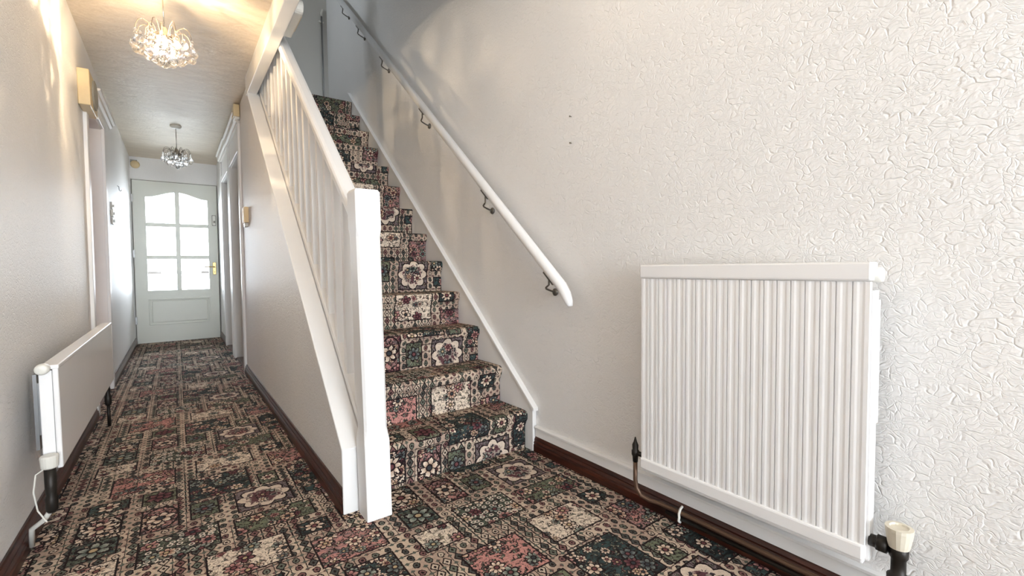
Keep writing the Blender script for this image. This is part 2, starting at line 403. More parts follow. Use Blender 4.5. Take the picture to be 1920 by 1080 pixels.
M_BLACKP = plain('dark_stained_rail', srgb(40, 34, 30), 0.6)
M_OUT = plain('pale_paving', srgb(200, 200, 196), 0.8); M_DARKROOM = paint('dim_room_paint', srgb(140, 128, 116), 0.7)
def glass_mat(name, tint, tr):
    n = NT(name, 0.0); n.t.nodes.remove(n.b)
    g = n.t.nodes.new('ShaderNodeBsdfGlass'); g.inputs['Roughness'].default_value = 0.0; g.inputs['IOR'].default_value = 1.48; g.inputs['Color'].default_value = (*tint, 1)
    t = n.t.nodes.new('ShaderNodeBsdfTransparent'); t.inputs[0].default_value = (*tint, 1); mx = n.t.nodes.new('ShaderNodeMixShader'); mx.inputs[0].default_value = tr
    n.t.links.new(g.outputs[0], mx.inputs[1]); n.t.links.new(t.outputs[0], mx.inputs[2]); n.t.links.new(mx.outputs[0], n.out.inputs[0]); return n.m
def pane_mat():
    n = NT('door_glass', 0.0); n.t.nodes.remove(n.b)
    g = n.t.nodes.new('ShaderNodeBsdfGlossy'); g.inputs['Roughness'].default_value = 0.02
    t = n.t.nodes.new('ShaderNodeBsdfTransparent'); fr = n.t.nodes.new('ShaderNodeFresnel'); fr.inputs[0].default_value = 1.45; mx = n.t.nodes.new('ShaderNodeMixShader')
    n.t.links.new(fr.outputs[0], mx.inputs[0]); n.t.links.new(t.outputs[0], mx.inputs[1]); n.t.links.new(g.outputs[0], mx.inputs[2]); n.t.links.new(mx.outputs[0], n.out.inputs[0]); return n.m
M_GLASS = glass_mat('crystal_glass', (1, 1, 1), 0.3); M_PANE = pane_mat()
def emit(name, col, s):
    n = NT(name); n.b.inputs['Emission Color'].default_value = (*col, 1); n.b.inputs['Emission Strength'].default_value = s; n.b.inputs['Base Color'].default_value = (1, 1, 1, 1); return n.m
M_BULB = emit('lit_bulb', (1.0, 0.80, 0.52), 30); M_BULBOFF = plain('frosted_bulb', srgb(230, 228, 222), 0.4)

# ------------------------------------------------------------------ key dimensions
XL, XR, XH = -0.42, 1.36, 0.464           # left wall, right wall, hall-side wall under the stairs
YB, YF, ZC, ZF1, ZUP = -4.20, 7.12, 2.26, 2.393, 4.75
CAS = lambda y: 0.217 + 0.905*(y-1.61)      # top of the sloping casing
RAIL = lambda y: 1.205 + 0.88*(y-1.8)       # top of the handrail
WSTR = lambda y: 0.487 + 0.858*(y-1.976)    # top of the wall string

# ------------------------------------------------------------------ structure
fl = carpet_mesh('floor', XL-0.02, XR+0.02, [YB-0.02, 0, 2, 4, 6, YF+0.02], lambda u, v: (u, v, 0.0), None, M_CARPET); struct(fl)
b = NB(); box(b, XR, XR+0.12, YB, 5.15, 0, ZUP); struct(obj('wall_right', b, M_WALL))
# left wall with one door opening
b = NB(); w0, w1 = XL-0.12, XL; DL0, DL1, DLZ = 3.72, 4.50, 1.93
box(b, w0, w1, YB, DL0, 0, ZC); box(b, w0, w1, DL1, YF+0.1, 0, ZC); box(b, w0, w1, DL0, DL1, DLZ, ZC); lean(b); struct(obj('wall_left', b, M_WALL))
# hall-side wall under the stairs, with two door openings
DA0, DA1, DB0, DB1, DZ = 4.53, 5.30, 5.48, 6.25, 1.90
b = NB(); prism(b, [(1.64, 0), (DA0, 0), (DA0, ZC), (3.80, ZC), (3.742, 2.105), (1.64, CAS(1.64)-0.023)], XH, XH+0.045)
box(b, XH, XH+0.11, DA1, DB0, 0, ZC); box(b, XH, XH+0.11, DB1, YF+0.1, 0, ZC); box(b, XH, XH+0.11, DA0, DA1, DZ, ZC); box(b, XH, XH+0.11, DB0, DB1, DZ, ZC)
box(b, XH+0.055, XH+0.11, 4.45, DA0, 0, ZC)
lean(b, 0.006); struct(obj('wall_stairs_side', b, M_WALL))
# far wall with the glazed door in it
DX0, DX1, DTOP = -0.408, 0.452, 1.985
b = NB(); box(b, -0.6, DX0, YF, YF+0.12, 0, ZC); box(b, DX1, 0.7, YF, YF+0.12, 0, ZC); box(b, DX0, DX1, YF, YF+0.12, DTOP+0.012, ZC+0.1); lean(b); struct(obj('wall_far', b, M_WALL))
# entrance wall behind the viewer with its window opening
b = NB(); box(b, -0.6, -0.38, YB-0.12, YB, 0, ZC); box(b, 1.11, 1.5, YB-0.12, YB, 0, ZC); box(b, -0.38, 1.11, YB-0.12, YB, 2.18, ZC+0.1); box(b, -0.38, 1.11, YB-0.12, YB, 0, 0.22); struct(obj('wall_entrance', b, M_WHITE))
# ceiling of the hall, first floor on top
b = NB(); box(b, -0.6, 0.48, YB-0.12, 7.3, ZC, ZF1); box(b, 0.48, XR+0.12, YB-0.12, 1.45, ZC, ZF1); box(b, 0.48, XR+0.12, 4.42, 7.3, ZC, ZF1-0.002); struct(obj('ceiling', b, M_CEIL))
# first floor shell
fl = carpet_mesh('floor_landing', -0.42, XR, [4.416, 5.03], lambda u, v: (u, v, ZF1+0.002), None, M_CARPET); struct(fl)
b = NB(); box(b, -0.54, XR+0.12, 5.03, 5.15, ZF1, ZUP); struct(obj('wall_landing', b, M_UPW))
b = NB(); box(b, -0.54, -0.42, 0.9, 4.02, ZF1, ZUP); box(b, -0.54, -0.42, 4.38, 5.15, ZF1, ZUP); box(b, -0.54, -0.42, 4.02, 4.38, ZF1, 3.47); box(b, -0.54, -0.42, 4.02, 4.38, 3.93, ZUP); box(b, -0.54, XR+0.12, 0.9, 1.0, ZF1, ZUP); struct(obj('wall_landing_left', b, M_UPW))
b = NB(); box(b, -0.54, XR+0.12, 0.9, 5.15, ZUP, ZUP+0.1); struct(obj('ceiling_landing', b, M_UPW))
# beam along the stair opening
b = NB(); box(b, 0.450, 0.512, 1.3, 3.80, 2.13, ZC+0.02); struct(obj('trim_1', b, M_WHITE, bevel=0.004), 'white painted beam edging the ceiling beside the stair opening', 'beam')
# skirtings
def skirting(name, x, side, y0, y1, ln=0.0, tall=0.074, k=1.0):
    s = side
    prof = [(0, 0), (0.020*s, 0), (0.020*s, 0.030), (0.017*s, 0.036), (0.019*s, 0.041), (0.013*s, 0.050), (0.014*s, 0.056), (0.008*s, 0.066), (0.006*s, tall), (0, tall)]
    b = NB(); prism(b, [(x+px, pz) for px, pz in prof], y0, y1, 'y'); lean(b, ln); return struct(obj(name, b, M_WOOD))
skirting('baseboard_left', XL, 1, YB, DL0-0.07, 0.0095)
skirting('baseboard_left.001', XL, 1, DL1+0.075, YF, 0.0095)
skirting('baseboard_right', XR, -1, YB, 1.66)
skirting('baseboard_stairs', XH, -1, 1.645, DA0-0.075)
skirting('baseboard_stairs.001', XH, -1, DB1+0.075, YF)
b = NB(); prism(b, [(XR, 0.072), (XR-0.012, 0.072), (XR-0.012, 0.106), (XR-0.018, 0.110), (XR-0.018, 0.117), (XR-0.010, 0.122), (XR, 0.122)], YB, 1.648, 'y')
struct(obj('trim_2', b, M_WHITE), 'white ledge strip on top of the dark right skirting', 'trim')

# ------------------------------------------------------------------ doors
def side_door(name, x, s, y0, y1, z1, ztop, leaf_mat, ln, label, zc0, zc1, m0=-0.075, m1=0.075):
    """door in a side wall; x = wall face, s = +1 opening recedes to +x, -1 to -x"""
    r = thing(name, label, 'door', (x, (y0+y1)/2, 0)); r['kind'] = 'structure'
    h = (y1-y0)/2
    def X(a, c): return (min(s*a, s*c), max(s*a, s*c))
    b = NB()                                             # architrave: posts run up to the ceiling around the overdoor panel
    box(b, *X(-0.018, 0.002), -h-0.07, -h+0.005, 0, ztop); box(b, *X(-0.018, 0.002), h-0.005, h+0.07, 0, ztop); box(b, *X(-0.018, 0.002), -h+0.005, h-0.005, z1-0.005, z1+0.06)
    lean(b, ln); obj('architrave', b, M_WHITE, r, bevel=0.004)
    b = NB(); box(b, *X(-0.006, 0.002), -h+0.006, h-0.006, z1+0.06, ztop); lean(b, ln); obj('overdoor_panel', b, M_WHITE, r)
    b = NB(); prism(b, [(s*0.0, zc0), (s*-0.022, zc0), (s*-0.026, zc0+0.012), (s*-0.040, zc0+0.02), (s*-0.044, zc1-0.016), (s*-0.058, zc1-0.012), (s*-0.058, zc1), (s*0.0, zc1)], -h+m0, h+m1, 'y'); lean(b, ln); obj('door_head_moulding', b, M_TRIMW, r)
    b = NB(); box(b, *X(0, 0.115), -h-0.002, -h+0.012, 0, z1); box(b, *X(0, 0.115), h-0.012, h+0.002, 0, z1); box(b, *X(0, 0.115), -h, h, z1-0.012, z1+0.002); lean(b, ln); obj('door_lining', b, M_WHITE, r)
    b = NB(); box(b, *X(0.0, 0.115), -h, h, 0, 0.008); obj('threshold', b, M_WOOD, r)
    b = NB(); box(b, *X(0.085, 0.12), -h+0.014, h-0.014, 0.010, z1-0.014); lean(b, ln); lf = obj('door_leaf', b, leaf_mat, r)
    for zz in (0.25, 1.62):
        b = NB(); box(b, *X(0.070, 0.0855), h-0.035, h-0.0125, zz, zz+0.10); lean(b, ln); obj('hinge', b, M_DKGREY, r)
    b = NB(); lathe(b, [(0.026, 0), (0.026, 0.006), (0.010, 0.010), (0.010, 0.030), (0.020, 0.034), (0.026, 0.048), (0.018, 0.060), (0, 0.062)], (0, -h+0.07, 0.98), 'x', 14)
    for v in b.verts: v.co.x = s*0.086 - s*v.co.x + 0.0095*0.98*(1 if ln > 0.007 else 0.6)
    obj('handle', b, M_BRASS, lf, True)
    return r
side_door('door_2', XL, -1, DL0, DL1, DLZ, 2.05, M_PINKW, 0.0095, 'doorway with pale pink door in the left hall wall', 1.99, 2.045, 0.20, 0.30)
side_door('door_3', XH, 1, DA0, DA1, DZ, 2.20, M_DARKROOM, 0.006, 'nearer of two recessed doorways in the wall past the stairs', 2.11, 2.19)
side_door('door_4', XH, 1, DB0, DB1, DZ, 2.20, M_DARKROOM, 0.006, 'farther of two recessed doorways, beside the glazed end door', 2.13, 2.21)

# glazed end door; local origin at the foot of its left edge
def glazed_door():
    r = thing('door_1', 'white door with six glass panes and arched top light at the end of the hall', 'door', (DX0, YF, 0)); r['kind'] = 'structure'
    W = DX1-DX0; y0, y1 = 0.0, 0.042
    gx0, gx1, gz0, gz1 = 0.125, W-0.107, 0.645, 1.79   # glazed area
    xc = (gx0+gx1)/2-0.003; zb = [1.055, 1.455]
    top = lambda x: gz1 + 0.075*(0.5-0.5*math.cos(2*PI*min(max((x-gx0)/(gx1-gx0), 0), 1)))**1.0
    N = 24
    # frame: slab with glazed opening
    b = NB()
    box(b, 0.004, gx0, y0, y1, 0.001, DTOP); box(b, gx1, W-0.005, y0, y1, 0.001, DTOP)
    box(b, gx0, gx1, y0, y1, 0.54, gz0); box(b, gx0, gx1, y0, y1, 0.001, 0.215)
    pts = [(gx0+(gx1-gx0)*i/N, top(gx0+(gx1-gx0)*i/N)) for i in range(N+1)]
    prism(b, pts + [(gx1, DTOP), (gx0, DTOP)], y0, y1, 'y')
    lean(b); obj('door_frame', b, M_DOORW, r)
    # bottom raised panel
    b = NB(); box(b, gx0, gx1, 0.018, y1, 0.215, 0.54); box(b, gx0+0.03, gx1-0.03, 0.008, 0.03, 0.245, 0.51); lean(b); obj('bottom_panel', b, M_DOORW, r, bevel=0.008)
    b = NB(); t = 0.014
    for q in ((gx0, gx1, 0.215, 0.215+t), (gx0, gx1, 0.54-t, 0.54), (gx0, gx0+t, 0.215, 0.54), (gx1-t, gx1, 0.215, 0.54)): box(b, q[0], q[1], -0.006, 0.02, q[2], q[3])
    lean(b); obj('panel_moulding', b, M_DOORW, r, bevel=0.004)
    # glazing bars
    b = NB(); box(b, xc-0.024, xc+0.024, 0.0, y1, gz0, top(xc)+0.004); lean(b); obj('glazing_bar', b, M_DOORW, r, bevel=0.004)
    for z in zb:
        b = NB(); box(b, gx0, gx1, 0.001, y1-0.001, z-0.023, z+0.023); lean(b); obj('glazing_bar', b, M_DOORW, r, bevel=0.004)
    # six panes
    for (xa, xb) in ((gx0, xc-0.023), (xc+0.023, gx1)):
        for (za, zz) in ((gz0, zb[0]-0.022), (zb[0]+0.022, zb[1]-0.022), (zb[1]+0.022, None)):
            b = NB()
            if zz is None: P = [(xa, za), (xb, za)] + [(xb+(xa-xb)*i/8, top(xb+(xa-xb)*i/8)) for i in range(9)]
            else: P = [(xa, za), (xb, za), (xb, zz), (xa, zz)]
            prism(b, P, 0.019, 0.023, 'y'); lean(b); obj('glass_pane', b, M_PANE, r)
    for z in (0.24, 1.05, 1.72):
        b = NB(); box(b, -0.006, 0.010, -0.012, 0.002, z, z+0.09); lean(b); obj('hinge', b, M_STEEL, r)
    b = NB(); box(b, W-0.068, W-0.030, -0.008, 0, 0.83, 0.99); lean(b); hp = obj('handle_plate', b, M_BRASS, r, bevel=0.004)
    b = NB(); tube(b, [(W-0.04, -0.005, 0.93), (W-0.04, -0.05, 0.93), (W-0.06, -0.055, 0.93), (W-0.15, -0.055, 0.932)], 0.007, 8); lathe(b, [(0.006, 0), (0.006, 0.012), (0, 0.012)], (W-0.04, -0.018, 0.865), 'y', 10); obj('lever_handle', b, M_BRASS, hp, True)
    b = NB(); box(b, W-0.062, W-0.020, -0.012, 0, 1.468, 1.602); lean(b); obj('contact_base', b, M_GREY, r)
    b = NB(); box(b, W-0.058, W-0.024, -0.022, -0.0118, 1.474, 1.596); lean(b); dc = obj('door_contact', b, M_WHITEP, r, bevel=0.005)
    b = NB(); box(b, W-0.048, W-0.028, -0.025, -0.021, 1.50, 1.53); lean(b); obj('contact_button', b, M_GREY, dc)
    b = NB(); box(b, 0.0, 0.0045, -0.0015, 0.001, 0, DTOP+0.004); box(b, W-0.0055, W-0.001, -0.0015, 0.001, 0, DTOP+0.004); box(b, 0, W, -0.0015, 0.001, DTOP-0.001, DTOP+0.005); lean(b); obj('gap_shade_strip', b, M_GREY, r)  # dark strips in place of the shaded gap around the door
    # frame of the doorway
    b = NB(); box(b, -0.006, 0.003, 0.0, 0.08, 0, DTOP+0.012); box(b, W-0.004, W+0.008, 0.0, 0.08, 0, DTOP+0.012); box(b, 0, W, 0.004, 0.08, DTOP+0.004, DTOP+0.014); box(b, 0, 0.03, 0.045, 0.08, 0, DTOP+0.01); box(b, W-0.03, W, 0.045, 0.08, 0, DTOP+0.01); box(b, 0, W, 0.045, 0.08, DTOP-0.02, DTOP+0.01); box(b, 0, W, 0.03, 0.1, 0, 0.012); lean(b); obj('door_lining', b, M_DOORW, r)
glazed_door()
b = NB(); box(b, -2.5, 2.8, 7.30, 14, -0.14, -0.02); struct(obj('ground', b, M_OUT))
t = thing('garden_rail', 'horizontal rail seen outside through the lower panes of the end door', 'rail', (0.02, 8.3, -0.02))
b = NB(); box(b, -1.2, 1.2, -0.02, 0.02, 0.86, 0.90); obj('rail', b, M_BLACKP, t)
for x in (-1.1, 1.1):
    b = NB(); box(b, x-0.03, x+0.03, -0.025, 0.025, 0, 0.86); obj('post', b, M_DKGREY, t)

# ------------------------------------------------------------------ staircase
ST = thing('staircase', 'straight staircase covered in floral patchwork carpet', 'staircase', (0, 0, 0))
NY0, RUN, NZ0, RISE = 1.691, 0.2100, 0.183, 0.1842
X0, X1 = 0.572, 1.336
nose_r = 0.019
prof = []                                  # (y, z, v) polyline from the floor up the flight
v = 0.655; py, pz = NY0+0.022, 0.0
steps = []
for k in range(13):
    yn = NY0 + RUN*k; zt = NZ0 + RISE*k; zb_ = 0 if k == 0 else NZ0 + RISE*(k-1)
    pts = [(yn+0.022, zb_)]
    if k: pts = [(yn+0.022, zb_)]
    pts += [(yn+0.022, zt-0.075), (yn+0.012, zt-0.052), (yn+0.002, zt-0.038)]
    for a in range(0, 6):
        an = PI - a*PI/10
        pts.append((yn + nose_r + nose_r*math.cos(an), zt - nose_r + nose_r*math.sin(an)))
    ye = NY0+RUN*(k+1)+0.022 if k < 12 else 4.415
    pts += [(yn+nose_r+0.03, zt+0.0015), (ye, zt)]
    vs = [v]; 
    for a, c in zip(pts, pts[1:]): vs.append(vs[-1] + math.hypot(c[0]-a[0], c[1]-a[1]))
    v = vs[-1]
    steps.append((pts, vs))
for k, (pts, vs) in enumerate(steps):
    def surf(u, vv, pts=pts, vs=vs):
        for i in range(len(vs)-1):
            if vv <= vs[i+1]+1e-6:
                t = min(max((vv-vs[i])/(vs[i+1]-vs[i]), 0), 1)
                return (u, pts[i][0]+(pts[i+1][0]-pts[i][0])*t, pts[i][1]+(pts[i+1][1]-pts[i][1])*t)
        return (u, *pts[-1])
    o = carpet_mesh('step', X0, X1, vs, surf, ST, M_CARPET)
    # close the step with its timber underside so that it is a solid piece
    b = NB(); b.from_mesh(o.data); 
    a0, a1 = pts[0], pts[-1]
    zb2 = max(a0[1]-0.02, 0.0)
    box(b, X0, X1, a0[0]+0.003, min(a1[0], a0[0]+RUN+0.01)-0.001, zb2, pts[-1][1]-0.022)
    b.to_mesh(o.data); b.free()
# wall string
def sloped(name, x0, x1, ya, yb, topf, th, mat, parent, foot=None, bevel=0.004):
    b = NB(); P = [(ya, topf(ya)), (yb, topf(yb)), (yb, topf(yb)-th), (ya, max(topf(ya)-th, 0))]
    if foot is not None: P = [(ya, topf(ya)), (yb, topf(yb)), (yb, topf(yb)-th), (foot, 0), (ya, 0)]
    prism(b, P, x0, x1); return obj(name, b, mat, parent, bevel=bevel)
sloped('wall_string', 1.337, XR-0.0008, 1.655, 4.30, WSTR, 0.27, M_WHITE, ST, foot=1.93, bevel=0.002)
o = sloped('string_cap', 1.330, XR-0.0008, 1.640, 4.31, lambda y: WSTR(y)+0.012, 0.016, M_WHITE, ST, bevel=0.002)
# outer string casing with sloping top
b = NB(); prism(b, [(1.630, 0), (1.630, CAS(1.630)), (3.74, CAS(3.74)), (3.74, CAS(3.74)-0.022), (1.6385, CAS(1.6385)-0.022), (1.6385, 0)], 0.449, 0.527)
obj('outer_string', b, M_WHITE, ST, bevel=0.004)
b = NB(); prism(b, [(1.63, 0), (1.63, CAS(1.63)-0.01), (3.9, CAS(3.9)-0.01), (4.2, 2.25), (4.2, 1.9), (1.9, 0)], 0.5275, 0.571)
obj('inner_string', b, M_WHITE, ST)

# ------------------------------------------------------------------ banister
BA = thing('banister', 'white open-baluster banister with square newel post', 'banister', (0.535, 1.53, 0))
def L(x, y): return (x-0.535, y-1.53)
# newel: square post, wider foot and upper shaft chamfered
b = NB()
secs = [(0.0, 0.0445), (0.27, 0.0445), (0.33, 0.0405), (1.00, 0.0405), (1.03, 0.0445), (1.135, 0.0445), (1.145, 0.036)]
cx, cyy = 0.0435-0.033, 0.045
secs = [(0.0, .0445), (0.275, .0445), (0.315, .0405), (0.985, .0415), (1.015, .0430), (1.137, .0430), (1.146, .038)]
rings = []
for z, h in secs:
    ch = 0.0085 if 0.3 < z < 1.0 else 0.002
    ring = []
    for sx, sy2 in ((1, 1), (-1, 1), (-1, -1), (1, -1)):
        p1 = (cx+sx*(h-ch), cyy+sy2*h); p2 = (cx+sx*h, cyy+sy2*(h-ch))
        if sx*sy2 < 0: p1, p2 = p1, p2
        ring.append((p1, p2) if sx*sy2 < 0 else (p2, p1))
    fl_ = [q for pr in ring for q in pr]
    rings.append([b.verts.new((x-0.013*z, y, z)) for x, y in fl_])
for a, c in zip(rings, rings[1:]):
    for i in range(8): b.faces.new((a[i], a[(i+1) % 8], c[(i+1) % 8], c[i]))
b.faces.new(rings[0]); b.faces.new(rings[-1])
obj('newel_post', b, M_WHITE, BA)
# handrail: moulded section swept up the slope
b = NB(); sec = [(-0.022, -0.050), (-0.026, -0.040), (-0.031, -0.036), (-0.031, -0.014), (-0.026, -0.004), (-0.014, 0.0), (0.014, 0.0), (0.026, -0.004), (0.031, -0.014), (0.031, -0.036), (0.026, -0.040), (0.022, -0.050)]
ya, yb = 1.618, 3.88; R0 = []
for y in (ya, yb): R0.append([b.verts.new((0.545+px-0.535, y-1.53, RAIL(y)+pz*1.25)) for px, pz in sec])
for i in range(12): b.faces.new((R0[0][i], R0[0][(i+1) % 12], R0[1][(i+1) % 12], R0[1][i]))
b.faces.new(R0[0]); b.faces.new(R0[1][::-1]); obj('handrail', b, M_WHITE, BA, bevel=0.002)
b = NB(); P = [(1.622, CAS(1.622)+0.04), (3.95, CAS(3.95)+0.04), (3.95, CAS(3.95)+0.001), (1.622, CAS(1.622)+0.001)]
prism(b, [(y-1.53, z) for y, z in P], 0.528-0.535, 0.5705-0.535); obj('base_rail', b, M_WHITE, BA, bevel=0.003)
y = 1.726
while y < 3.85:
    hb = 0.0155; b = NB(); x_ = 0.5495-0.535; yl = y-1.53
    z0a, z0b = CAS(y-hb)+0.034, CAS(y+hb)+0.034; z1a, z1b = RAIL(y-hb)-0.058, RAIL(y+hb)-0.058
    vv = [b.verts.new(q) for q in ((x_-hb, yl-hb, z0a), (x_+hb, yl-hb, z0a), (x_+hb, yl+hb, z0b), (x_-hb, yl+hb, z0b), (x_-hb, yl-hb, z1a), (x_+hb, yl-hb, z1a), (x_+hb, yl+hb, z1b), (x_-hb, yl+hb, z1b))]
    for f in ((0, 3, 2, 1), (4, 5, 6, 7), (0, 1, 5, 4), (1, 2, 6, 5), (2, 3, 7, 6), (3, 0, 4, 7)): b.faces.new([vv[i] for i in f])
    obj('baluster', b, M_WHITE, BA, bevel=0.002, seg=1)
    y += 0.1225
b = NB(); box(b, 0.52-0.535, 0.60-0.535, 3.90-1.53, 3.98-1.53, 2.42, 3.36); obj('upper_newel_post', b, M_WHITE, BA, bevel=0.004)

# ------------------------------------------------------------------ wall handrail
WH = thing('wall_handrail', 'long white round-edged handrail on brackets up the right stair wall', 'handrail', (1.29, 1.34, 0.735))
b = NB(); sl = (3.225-0.787)/(4.209-1.387)
path = [(0, 0.006, -0.022), (0, 0.014, -0.004), (0, 0.030, 0.026), (0, 0.055, 0.052+0.008*sl), (0, 0.5, 0.052+0.453*sl), (0, 3.10, 0.052+3.053*sl)]
rr = [0.011, 0.018, 0.0225, 0.0235, 0.0235, 0.0235]
tube(b, path, rr, 20); obj('rail', b, M_WHITE, WH, True)
for (yb_, zb_) in ((1.509, .763), (1.999, 1.175), (2.712, 1.797), (3.37, 2.377), (3.884, 2.825), (4.285, 3.172)):
    y = yb_-1.34; z = zb_-0.735
    b = NB(); lathe(b, [(0.015, 0), (0.017, -0.003), (0.017, -0.007), (0.010, -0.011), (0, -0.011)], (0.0698, y, z), 'x', 14); p1 = obj('bracket', b, M_GREY, WH, True)
    zr_ = 0.052+(y-0.035-0.047)*sl-0.030
    b = NB(); tube(b, [(0.062, y, z), (0.030, y-0.001, z+0.010), (0.010, y-0.004, z+0.017), (0.004, y-0.008, z+0.022), (0.002, y-0.030, z+0.035), (0.0, y-0.035, zr_+0.012)], 0.0042, 8)
    prism(b, [(y-0.065, zr_-0.034), (y-0.005, zr_+0.018), (y-0.008, zr_+0.023), (y-0.068, zr_-0.029)], -0.011, 0.011, 'x'); obj('bracket_arm', b, M_GREY, p1)

# ------------------------------------------------------------------ right radiator
RR = thing('panel_radiator', 'large white fluted panel radiator on the right wall', 'radiator', (1.27, 0.345, 0))
Lr = 0.632
b = NB(); per = Lr/19; P = []
for i in range(19):
    y0 = i*per
    P += [(0.0, y0+0.0016), (0.0, y0+0.009), (0.0009, y0+0.014), (0.0009, y0+0.020), (0.0, y0+0.025), (0.0, y0+per-0.0016), (0.0045, y0+per-0.0010), (0.0045, y0+per+0.0010)]
P = [(0.0, 0.0)] + P[:-2] + [(0.0, Lr)]
za, zt = 0.215, 0.832
A = [b.verts.new((x, y, za)) for x, y in P]; B = [b.verts.new((x, y, zt)) for x, y in P]; A2 = [b.verts.new((0.012, y, za)) for x, y in P]; B2 = [b.verts.new((0.012, y, zt)) for x, y in P]
for i in range(len(P)-1):
    b.faces.new((A[i], A[i+1], B[i+1], B[i])); b.faces.new((A2[i], B2[i], B2[i+1], A2[i+1])); b.faces.new((A[i], A2[i], A2[i+1], A[i+1])); b.faces.new((B[i], B[i+1], B2[i+1], B2[i]))
b.faces.new((A[0], B[0], B2[0], A2[0])); b.faces.new((A[-1], A2[-1], B2[-1], B[-1]))
obj('fluted_panel', b, M_RAD, RR)
b = NB(); box(b, -0.007, 0.040, -0.004, Lr+0.004, 0.834, 0.878); obj('top_rail', b, M_RAD, RR, bevel=0.005)
b = NB(); box(b, -0.007, 0.018, 0.0, Lr+0.002, 0.178, 0.216); box(b, 0.0, 0.02, 0.002, Lr, 0.168, 0.18); obj('bottom_rail', b, M_RAD, RR, bevel=0.005)
b = NB(); box(b, 0.014, 0.042, -0.006, 0.002, 0.175, 0.812); box(b, 0.02, 0.046, -0.0085, -0.0055, 0.5, 0.79); obj('side_plate', b, M_RAD, RR, bevel=0.003)
b = NB(); box(b, 0.014, 0.042, Lr-0.002, Lr+0.004, 0.175, 0.82); obj('side_plate', b, M_RAD, RR, bevel=0.003)
b = NB(); box(b, 0.013, 0.030, 0.004, Lr-0.004, 0.18, 0.83); obj('rear_panel', b, M_RAD, RR)
b = NB(); lathe(b, [(0.016, -0.014), (0.018, -0.006), (0.018, 0.006), (0.014, 0.014)], (0.030, -0.002, 0.848), 'y', 16); obj('end_cap', b, M_WHITEP, RR, True)
for yy in (0.09, Lr-0.09):
    b = NB(); box(b, 0.030, 0.0895, yy-0.015, yy+0.015, 0.25, 0.75); obj('wall_bracket', b, M_STEEL, RR)
# control valve near end
b = NB(); lathe(b, [(0.014, 0.0), (0.014, 0.022)], (0.022, -0.026, 0.225), 'y', 12); lathe(b, [(0.013, 0.0), (0.020, 0.004), (0.020, 0.020), (0.013, 0.024)], (0.022, -0.040, 0.225), 'y', 6)
lathe(b, [(0.012, 0.135), (0.018, 0.140), (0.021, 0.150), (0.021, 0.166), (0.014, 0.172), (0.014, 0.205), (0.018, 0.212), (0.018, 0.238)], (0.022, -0.058, 0.0), 'z', 14)
va = obj('radiator_valve', b, M_BLACKV, RR, True)
b = NB(); lathe(b, [(0.019, 0.232), (0.021, 0.240), (0.026, 0.272), (0.026, 0.279), (0.018, 0.280), (0.016, 0.276), (0, 0.276)], (0.022, -0.058, 0.0), 'z', 18); obj('valve_cap', b, plain('cream_cap_plastic', srgb(222, 214, 196), 0.35), va)
b = NB(); tube(b, [(0.022, -0.058, 0.0), (0.022, -0.058, 0.138)], 0.0095, 10); obj('valve_pipe', b, M_COPPER, RR, True)
# lockshield valve far end
b = NB(); lathe(b, [(0.009, 0.185), (0.010, 0.205), (0.013, 0.21), (0.013, 0.225), (0.010, 0.228), (0.011, 0.245), (0.006, 0.256), (0.002, 0.272), (0, 0.274)], (0.012, Lr+0.035, 0), 'z', 12); tube(b, [(0.012, Lr+0.035, 0.217), (0.014, Lr+0.0, 0.217)], 0.009, 8)
obj('lockshield_valve', b, M_BLACKV, RR, True)
# copper pipes along the skirting
CP = thing('copper_pipe', 'tarnished copper pipe curving from the radiator along the dark skirting', 'pipe', (1.30, 1.012, 0))
b = NB(); tube(b, [(-0.018, 0.0, 0.183), (-0.018, 0.0, 0.12), (-0.016, -0.004, 0.090), (-0.012, -0.02, 0.068), (0.0, -0.045, 0.058), (0.016, -0.075, 0.054), (0.022, -0.12, 0.052), (0.022, -0.6, 0.052), (0.022, -1.6, 0.052)], 0.0075, 10); obj('pipe', b, M_COPPER, CP, True)
b = NB(); tube(b, [(0.020, -0.10, 0.034), (0.020, -0.6, 0.034), (0.020, -1.6, 0.034)], 0.0065, 10); obj('lower_pipe', b, M_BLACKV, CP, True)
for yy in (-0.155, -0.95):
    b = NB(); tube(b, [(0.030, yy, 0.072), (0.018, yy, 0.066), (0.010, yy, 0.052), (0.012, yy, 0.040), (0.008, yy, 0.030), (0.018, yy, 0.022)], 0.0045, 6); obj('pipe_clip', b, M_WHITEP, CP, True)

# ------------------------------------------------------------------ left radiator
LR = thing('hall_radiator', 'long low flat white radiator on the left hall wall', 'radiator', (-0.345, 1.955, 0))
LL = 1.44
b = NB(); box(b, 0.028, 0.042, 0, LL, 0.268, 0.583); obj('front_panel', b, M_RAD, LR, bevel=0.004)
b = NB(); box(b, 0.0, 0.044, -0.002, LL+0.002, 0.579, 0.592)
obj('top_cover', b, M_RAD, LR, bevel=0.003)
b = NB(); box(b, -0.002, 0.027, 0.004, 0.012, 0.285, 0.575); obj('end_panel', b, M_RAD, LR, bevel=0.002)
b = NB(); box(b, -0.002, 0.027, LL-0.012, LL-0.004, 0.285, 0.575); obj('end_panel', b, M_RAD, LR, bevel=0.002)
b = NB(); box(b, -0.004, 0.012, 0.014, LL-0.014, 0.29, 0.57); obj('rear_panel', b, M_RAD, LR)
b = NB(); lathe(b, [(0.010, -0.030), (0.015, -0.028), (0.017, -0.022), (0.017, -0.006), (0.014, 0.002), (0.012, 0.012)], (0.010, 0.0, 0.584), 'y', 18); obj('end_cap', b, M_WHITEP, LR, True)
